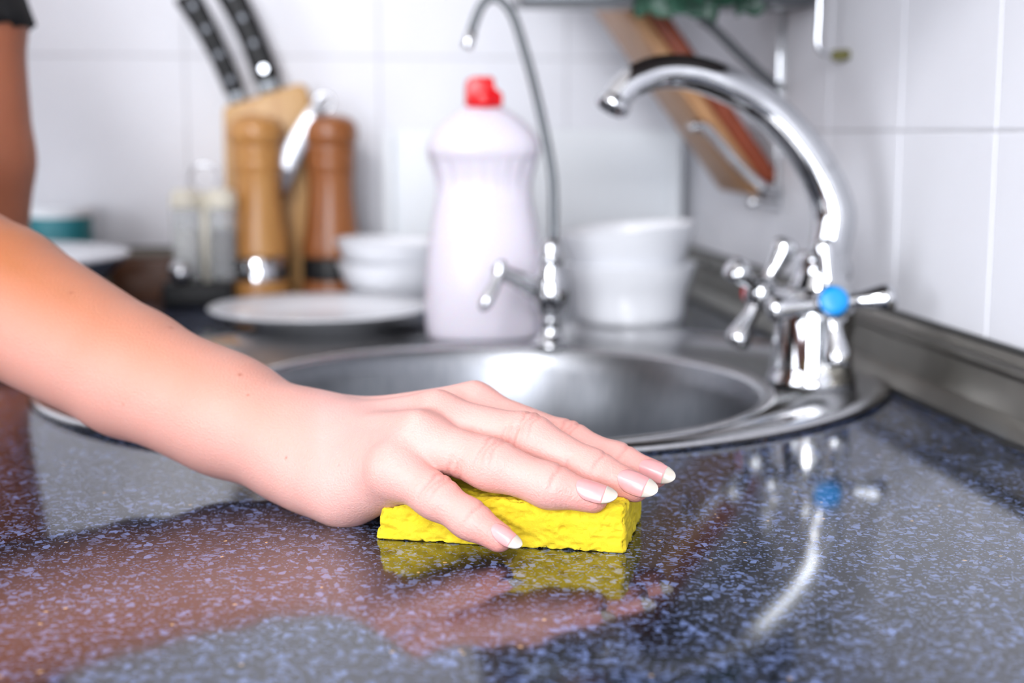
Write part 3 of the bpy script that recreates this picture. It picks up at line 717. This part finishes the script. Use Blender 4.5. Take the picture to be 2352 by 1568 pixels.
def surface(sdf, lo, hi, h, keep=None):
    lo = np.array(lo, float); n_ = np.ceil((np.array(hi) - lo) / h).astype(int) + 1
    B = 8; nb = -(-n_ // B); n_ = nb * B + 1
    bc = np.stack(np.meshgrid(*[np.arange(k) for k in nb], indexing='ij'), -1).reshape(-1, 3)
    cen = lo + (bc * B + B / 2) * h; dc = sdf(cen)
    vol = np.ones(n_, np.float32)
    ins = dc < 0
    for b_ in bc[ins]: vol[b_[0] * B:b_[0] * B + B + 1, b_[1] * B:b_[1] * B + B + 1, b_[2] * B:b_[2] * B + B + 1] = -1
    act = bc[np.abs(dc) < B * h * 1.0 + .004]
    g = np.stack(np.meshgrid(*[np.arange(B + 1)] * 3, indexing='ij'), -1).reshape(-1, 3)
    idx = (act[:, None, :] * B + g[None]).reshape(-1, 3)
    flat = np.unique((idx[:, 0] * n_[1] + idx[:, 1]) * n_[2] + idx[:, 2])
    ii = np.stack([flat // (n_[1] * n_[2]), (flat // n_[2]) % n_[1], flat % n_[2]], -1)
    vals = np.concatenate([sdf(lo + q * h) for q in np.array_split(ii, max(1, len(ii) // 400000))])
    vol.reshape(-1)[flat] = vals
    neg = vol < 0
    cnt = np.zeros(n_ - 1, np.uint8)
    sl_ = (slice(0, -1), slice(1, None))
    for a in (0, 1):
        for b in (0, 1):
            for c_ in (0, 1): cnt += neg[sl_[a], sl_[b], sl_[c_]]
    cells = np.argwhere((cnt > 0) & (cnt < 8)); cid = -np.ones(n_ - 1, np.int32); cid[tuple(cells.T)] = np.arange(len(cells))
    acc = np.zeros((len(cells), 3)); num = np.zeros(len(cells)); cor = [(a, b, c_) for a in (0, 1) for b in (0, 1) for c_ in (0, 1)]
    cv = {c_: vol[cells[:, 0] + c_[0], cells[:, 1] + c_[1], cells[:, 2] + c_[2]] for c_ in cor}
    for a in cor:
        for axx in range(3):
            if a[axx]: continue
            b = list(a); b[axx] = 1; b = tuple(b); x = (cv[a] < 0) != (cv[b] < 0)
            u_ = np.where(x, cv[a] / np.where(x, cv[a] - cv[b], 1), 0)
            pos = np.array(a, float)[None].repeat(len(cells), 0); pos[:, axx] += u_
            acc[x] += pos[x]; num[x] += 1
    V = lo + (cells + acc / num[:, None]) * h
    Q = []
    for axx in range(3):
        o1, o2 = [(1, 2), (2, 0), (0, 1)][axx]
        a = neg.take(range(0, n_[axx] - 1), axx); b = neg.take(range(1, n_[axx]), axx); e = np.argwhere(a != b)
        fl = a[tuple(e.T)]
        ok = (e[:, o1] > 0) & (e[:, o2] > 0) & (e[:, o1] < n_[o1] - 1) & (e[:, o2] < n_[o2] - 1); e = e[ok]; fl = fl[ok]
        def cc(d1, d2): q = e.copy(); q[:, o1] -= d1; q[:, o2] -= d2; return cid[tuple(q.T)]
        q = np.stack([cc(1, 1), cc(0, 1), cc(0, 0), cc(1, 0)], -1); q[~fl] = q[~fl][:, ::-1]; Q.append(q)
    Q = np.concatenate(Q); Q = Q[(Q >= 0).all(1)]
    # project the vertices on the exact surface
    eps = .0004
    for _ in range(2):
        d0 = sdf(V); gr = np.stack([sdf(V + eps * np.eye(3)[i]) - sdf(V - eps * np.eye(3)[i]) for i in range(3)], -1) / (2 * eps)
        g2 = np.maximum((gr ** 2).sum(1), .2); V = V - np.clip(d0 / g2, -h, h)[:, None] * gr
    return V, Q

allp = np.array([j[0] for j in [F0, F1, W1] + [q for v_ in FING.values() for q in v_] + THUMB])
lo = allp.min(0) - .05; hi = allp.max(0) + .045; lo[2] = -.006; lo[0] = F0[0][0] - .045
HV, HQ = surface(hand_sdf, lo, hi, .00105)
# coarse remainder: elbow, upper arms, shoulders, torso, neck, head, left arm, legs
RS = np.array([-.46, .70, .46]); LS = np.array([-.46, 1.07, .47]); NK = np.array([-.47, .885, .50])
LW = np.array([-.258, 1.115, .035]); LE = np.array([-.256, 1.10, .262])
hipc = np.array([-.56, .885, -.05])
def seg(a, b, r1, r2): return cone(a, b, r1, r2)
BODY = {
    'arms': [seg(F0[0] + (F1[0] - F0[0]) * .02, E1[0], F0[1] * .985, E1[1]), seg(E1[0], RS, E1[1], .055),
             seg(LW, LW * .45 + LE * .55, .026, .0415), seg(LW * .45 + LE * .55, LE, .0415, .039), seg(LE, LS, .042, .055)],
    'lhand': [seg(LW, (-.24, 1.10, .016), .025, .016), seg((-.24, 1.10, .018), (-.215, 1.065, .009), .014, .008), seg((-.24, 1.11, .018), (-.205, 1.085, .009), .014, .008),
              seg((-.245, 1.12, .018), (-.203, 1.11, .009), .014, .0085), seg((-.25, 1.13, .018), (-.212, 1.135, .009), .013, .0075), seg((-.26, 1.09, .016), (-.262, 1.05, .009), .014, .009)],
    'torso': [seg(RS, NK, .06, .07), seg(LS, NK, .06, .07), seg(NK + [0, -.07, -.10], hipc + [0, -.06, .08], .105, .10), seg(NK + [0, .07, -.10], hipc + [0, .06, .08], .105, .10),
              seg(hipc + [0, -.07, 0], hipc + [0, .07, 0], .115, .115)],
    'head': [seg(NK, NK + [.04, 0, .12], .052, .05), seg(NK + [.075, 0, .19], NK + [.06, 0, .235], .07, .082), seg(NK + [.09, 0, .155], NK + [.085, 0, .18], .042, .055),
             seg(NK + [.148, 0, .215], NK + [.166, 0, .178], .007, .013), seg(NK + [.055, -.078, .19], NK + [.05, -.085, .215], .012, .016), seg(NK + [.055, .078, .19], NK + [.05, .085, .215], .012, .016)],
    'legs': [seg(hipc + [0, -.09, 0], (-.56, .79, -.45), .09, .06), seg((-.56, .79, -.45), (-.57, .79, -.82), .056, .038), seg((-.57, .79, -.855), (-.42, .77, -.872), .036, .026),
             seg(hipc + [0, .09, 0], (-.56, .98, -.45), .09, .06), seg((-.56, .98, -.45), (-.57, .98, -.82), .056, .038), seg((-.57, .98, -.855), (-.42, 1.0, -.872), .036, .026)],
}
def body_sdf(p_):
    p_ = p_.astype(np.float32)
    d_ = chain(p_, BODY['arms'], .008)
    d_ = smin(d_, chain(p_, BODY['lhand'], .008), .01)
    return smin(smin(smin(d_, chain(p_, BODY['torso'], .05), .05), chain(p_, BODY['head'], .02), .03), chain(p_, BODY['legs'], .03), .03)
BV, BQ = surface(body_sdf, (-.75, .55, -.905), (-.09, 1.25, .86), .0085)
PV = np.vstack([HV, BV]); PQ = np.vstack([HQ, BQ + len(HV)])
me = bpy.data.meshes.new('person'); me.from_pydata(PV.tolist(), [], PQ.tolist()); me.update()
me.polygons.foreach_set('use_smooth', [True] * len(me.polygons)); me.materials.append(M['skin'])
person = bpy.data.objects.new('person', me); COL.objects.link(person)
person['label'] = 'person in a black top wiping the counter, one forearm stretched across'; person['category'] = 'person'
# tone attribute
lin = lambda *c_: np.array(srgb(*c_)[:3])
tone = np.tile(lin(220, 172, 164), (len(PV), 1))
u_ = np.clip((PV[:, 0] - W1[0][0]) / (F0[0][0] - W1[0][0]), 0, 1)[:, None]
axp = np.array([q[0] for q in (F0, F1, F2, W0, W1)]); zax = np.interp(PV[:, 0], axp[:, 0], axp[:, 2]); rax = np.interp(PV[:, 0], axp[:, 0], [q[1] for q in (F0, F1, F2, W0, W1)])
dors = np.clip(((PV[:, 2] - zax) / rax + .35) / 1.1, 0, 1)[:, None]          # upper side painted darker orange for weaker light from above, lower side paler
arm_t = lin(196, 142, 128) * (1 - dors) + lin(166, 100, 54) * dors
tone = tone * (1 - u_ ** .6) + arm_t * u_ ** .6
coarse_t = lin(180, 112, 80)
fb_ = np.clip((F0[0][0] + .012 - PV[:, 0]) / .04, 0, 1)[:, None]; tone = tone * (1 - fb_) + coarse_t * fb_
tone[len(HV):] = coarse_t
red = np.zeros(len(PV))
for k, js in FING.items():
    for i, s_ in ((1, .35), (2, .3), (3, .9)):
        red += s_ * np.exp(-(((PV - js[i][0]) ** 2).sum(1)) / (.012 if i < 3 else .010) ** 2)
for q in MC: red += .3 * np.exp(-(((PV - q[0]) ** 2).sum(1)) / .013 ** 2)
red = np.clip(red, 0, 1)[:, None] * .75
cre = np.zeros(len(PV))
for c_, a_, r_, i in CREASE:
    q = PV - c_; s_ = q @ a_; ok = (q ** 2).sum(1) < (r_ * 2.0) ** 2
    for o_ in ((.0024,) if i == 2 else (-.0026, .0004, .0030)): cre += ok * np.exp(-((s_ - o_ - .0006 * np.sin(q[:, 1] * 900)) / .0007) ** 2) * np.clip(q[:, 2] / r_ * 1.3 + .2, 0, 1)
cre = np.clip(cre, 0, 1)[:, None] * .28
tone = tone * (1 - red) + lin(218, 128, 120) * red
tone = tone * (1 - cre) + lin(176, 88, 80) * cre
def march(x, y):
    d_ = ray(x, y); d_ = d_ / np.linalg.norm(d_); s_ = .45
    for _ in range(90):
        e = float(hand_sdf((CAM + d_ * s_)[None])[0]); s_ += e * .9
        if abs(e) < 1e-5: break
    return CAM + d_ * s_
for a, b, r_ in MOLES:
    q = march(a, b); f_ = np.exp(-(((PV - q) ** 2).sum(1)) / (r_ * .75 / F * .7 * 1.2) ** 2)[:, None] * .75
    tone = tone * (1 - f_) + lin(140, 70, 44) * f_
ca_ = me.color_attributes.new('tone', 'FLOAT_COLOR', 'POINT')
ca_.data.foreach_set('color', np.hstack([tone, np.ones((len(tone), 1))]).astype(np.float32).ravel())

# nails
def grad(q):
    e = 5e-4; return np.array([float(hand_sdf((q + e * np.eye(3)[i])[None])[0] - hand_sdf((q - e * np.eye(3)[i])[None])[0]) for i in range(3)])
NAILS = {'little': ((1131, 1208), (1198, 1254), 38, .613), 'ring': ((1324, 1110), (1418, 1140), 50, .62), 'middle': ((1420, 1090), (1511, 1128), 50, .62), 'index': ((1469, 1066), (1551, 1098), 44, .62)}
for k, (b_, t_, wpx, _) in NAILS.items():
    js = FING[k]; ax1 = js[3][0] - js[2][0]; ax1 /= np.linalg.norm(ax1)
    q = march(b_[0] + (t_[0] - b_[0]) * .3, b_[1] + (t_[1] - b_[1]) * .3); nn = grad(q); nn /= np.linalg.norm(nn)
    B0 = march(*b_); dpt = float((B0 - CAM) @ FW)
    L = np.linalg.norm(P(*t_, dpt) - P(*b_, dpt)) * 1.0
    # direction along the nail: towards the tip pixel, kept parallel to the finger
    aa = ax1 - nn * (ax1 @ nn) * .55; aa /= np.linalg.norm(aa)
    tp = P(*t_, dpt + (aa @ FW) * L); aa = tp - B0; L = np.linalg.norm(aa); aa /= L
    nn = nn - aa * (nn @ aa); nn /= np.linalg.norm(nn); ss = np.cross(aa, nn)
    hw = wpx * dpt / F / 2 * 1.12
    def patch(v0, v1, nv, lift):
        V = []; Fc = []; nu = 12
        for j in range(nv + 1):
            v_ = v0 + (v1 - v0) * ((j / nv) ** 1.6 if v0 == 0 else 1 - (1 - j / nv) ** 1.6)
            wd = hw * (math.sqrt(max(.0004, 1 - ((.34 - v_) / .34) ** 2)) if v_ < .34 else 1)
            if v_ > .45: wd *= max(.03, math.sqrt(max(0, 1 - ((v_ - .45) / .55) ** 2.0)))
            for i in range(nu + 1):
                x = -1 + 2 * i / nu
                V.append(B0 + aa * L * v_ + ss * wd * x + nn * (lift + .0007 * math.sin(PI * min(1, v_ + .1)) - (wd * x) ** 2 / (hw * 1.75)))
        for j in range(nv):
            for i in range(nu): a = j * (nu + 1) + i; Fc.append((a, a + 1, a + nu + 2, a + nu + 1))
        m_ = len(V); V = V + [q_ - nn * .0006 for q_ in V]; Fc += [tuple(i + m_ for i in f[::-1]) for f in list(Fc)]
        rim = [i for i in range(nu + 1)] + [j * (nu + 1) + nu for j in range(1, nv + 1)] + [nv * (nu + 1) + i for i in range(nu - 1, -1, -1)] + [j * (nu + 1) for j in range(nv - 1, 0, -1)]
        for i in range(len(rim)): a, b = rim[i], rim[(i + 1) % len(rim)]; Fc.append((a, b, b + m_, a + m_))
        return V, Fc
    nb_ = add('nail', *patch(.0, .70, 20, .0004), 'nail_bed', person)
    add('nail_tip', *patch(.69, 1., 16, .0005), 'nail_white', nb_, label='long white nail tip')

# clothing
def shirt_sdf(p_):
    p_ = p_.astype(np.float32)
    sl1 = seg(E1[0] * .55 + RS * .45, RS, .063, .078); sl2 = seg(LE - np.array([0, 0, .02]), LE + (LS - LE) * .12, .050, .060); sl3 = seg(LE + (LS - LE) * .12, LS, .060, .078)
    d_ = smin(smin(chain(p_, BODY['torso'], .05) - .016, d_cone(p_, sl1), .05), smin(d_cone(p_, sl2), d_cone(p_, sl3), .01), .05)
    hem = LE + (LS - LE) * .03; nh = (LS - LE) / np.linalg.norm(LS - LE)
    cut = .262 - p_[:, 2] - (p_[:, 0] - LE[0]) * .25; cut = np.where((p_[:, 1] > .98) & (p_[:, 0] > -.33), cut, -1)
    neck = .062 - np.linalg.norm(p_ - (NK + [.02, 0, .07]).astype(np.float32), axis=1)
    low = (hipc[2] + .0) - p_[:, 2]
    return np.maximum(np.maximum(np.maximum(d_, cut), neck), low).astype(np.float32)
V, Q = surface(shirt_sdf, (-.75, .55, -.08), (-.18, 1.25, .62), .0085)
add('shirt', V, Q, 'shirt', person)
def trouser_sdf(p_):
    p_ = p_.astype(np.float32)
    d_ = smin(chain(p_, [BODY['legs'][i] for i in (0, 1, 3, 4)], .03), chain(p_, BODY['torso'][4:], .05), .04) - .012
    return np.maximum(np.maximum(d_, p_[:, 2] - .0), -.84 - p_[:, 2]).astype(np.float32)
V, Q = surface(trouser_sdf, (-.76, .62, -.9), (-.36, 1.16, .1), .010)
add('trousers', V, Q, 'trousers', person)
def hair_sdf(p_):
    p_ = p_.astype(np.float32)
    d_ = smin(d_cone(p_, cone(NK + [.06, 0, .195], NK + [.05, 0, .245], .082, .094)), d_cone(p_, cone(NK + [-.03, 0, .20], NK + [-.06, 0, .06], .05, .03)), .04)
    face = d_cone(p_, cone(NK + [.16, 0, .12], NK + [.155, 0, .225], .072, .072))
    return np.maximum(d_, -face).astype(np.float32)
V, Q = surface(hair_sdf, NK + [-.2, -.13, -.02], NK + [.2, .13, .38], .008)
add('hair', V, Q, 'hair', person)

# ------------------------------------------------------------------ sponge under the fingers
FLc = onz(866, 1238); FRc = onz(1436, 1272); a1 = FRc - FLc; SLn = np.linalg.norm(a1[:2]); a1 /= SLn
a2 = np.array([-a1[1], a1[0], 0]); SW, SH = .064, .0215
def sponge():
    h = .00085; nx, ny, nz = int(SLn / h), int(SW / h), int(SH / h)
    pos = {}; V = []; Fc = []
    def vid(i, j, k):
        if (i, j, k) not in pos: pos[(i, j, k)] = len(V); V.append((i / nx, j / ny, k / nz))
        return pos[(i, j, k)]
    for i in range(nx):
        for j in range(ny):
            for k in (0, nz): Fc.append((vid(i, j, k), vid(i + 1, j, k), vid(i + 1, j + 1, k), vid(i, j + 1, k)))
    for i in range(nx):
        for k in range(nz):
            for j in (0, ny): Fc.append((vid(i, j, k), vid(i + 1, j, k), vid(i + 1, j, k + 1), vid(i, j, k + 1)))
    for j in range(ny):
        for k in range(nz):
            for i in (0, nx): Fc.append((vid(i, j, k), vid(i, j + 1, k), vid(i, j + 1, k + 1), vid(i, j, k + 1)))
    U = np.array(V); L = U * [SLn, SW, SH]
    # rounded edges
    rr = .0030; c_ = np.clip(L, [rr, rr, rr * .4], [SLn - rr, SW - rr, SH - rr]); dv = L - c_; ln = np.linalg.norm(dv, axis=1)
    nrm = dv / np.maximum(ln, 1e-9)[:, None]
    L = c_ + nrm * np.minimum(ln, rr)[:, None]
    ax_n = np.zeros_like(L); ax_n[U[:, 0] == 0, 0] -= 1; ax_n[U[:, 0] == 1, 0] += 1; ax_n[U[:, 1] == 0, 1] -= 1; ax_n[U[:, 1] == 1, 1] += 1; ax_n[U[:, 2] == 0, 2] -= 1; ax_n[U[:, 2] == 1, 2] += 1
    ax_n /= np.maximum(np.linalg.norm(ax_n, axis=1), 1)[:, None]
    # pores, strung out a little along the length
    m = 1900; pi_ = rng.choice(len(L), m); pc_ = L[pi_]; pr = rng.uniform(.0004, .0011, m) * rng.choice([1, 1, 1, 1.5], m); el = rng.uniform(1, 2.2, m)
    dent = np.zeros(len(L))
    for i in range(m):
        q = L - pc_[i]; s_ = np.abs(q).max(1) < .005; q = q[s_]
        dent[s_] = np.maximum(dent[s_], pr[i] * 1.7 * np.exp(-((q[:, 0] / el[i]) ** 2 + q[:, 1] ** 2 + q[:, 2] ** 2) / pr[i] ** 2 * 1.6))
    wob = .0004 * np.sin(L[:, 0] * 410 + L[:, 2] * 300) * np.sin(L[:, 1] * 380 + L[:, 2] * 500) + rng.normal(0, .00013, len(L))
    L = L - ax_n * (dent - wob)[:, None]
    # the left end droops under the palm, the whole pad is slightly squeezed
    top = L[:, 2] / SH
    L[:, 2] -= top * .0022 * np.exp(-(L[:, 0] / .03) ** 2)
    L[:, 0] += .0035 * (top - .3) * np.exp(-(L[:, 0] / .012) ** 2) * np.where(U[:, 0] < .3, 1, 0)
    L[:, 2] = np.maximum(L[:, 2], .0002)
    Wd = FLc + L[:, :1] * a1 + L[:, 1:2] * a2 + L[:, 2:] * np.array([0, 0, 1.])
    for _ in range(14):
        d_ = hand_sdf(Wd) - .0002; hit = d_ < 0
        if not hit.any(): break
        tp_ = hit & (U[:, 2] > .25)
        Wd[tp_, 2] += np.maximum(d_[tp_] * .8, -.002)
        fr = hit & (U[:, 2] <= .9) & (U[:, 1] < .2)
        Wd[fr] += a2 * (-d_[fr] * .7)[:, None]
    Wd[:, 2] = np.maximum(Wd[:, 2], .0002)
    return Wd, Fc
so = add('sponge', *sponge(), 'sponge_foam', None, True, label='bright yellow porous sponge pressed under the hand', category='sponge')
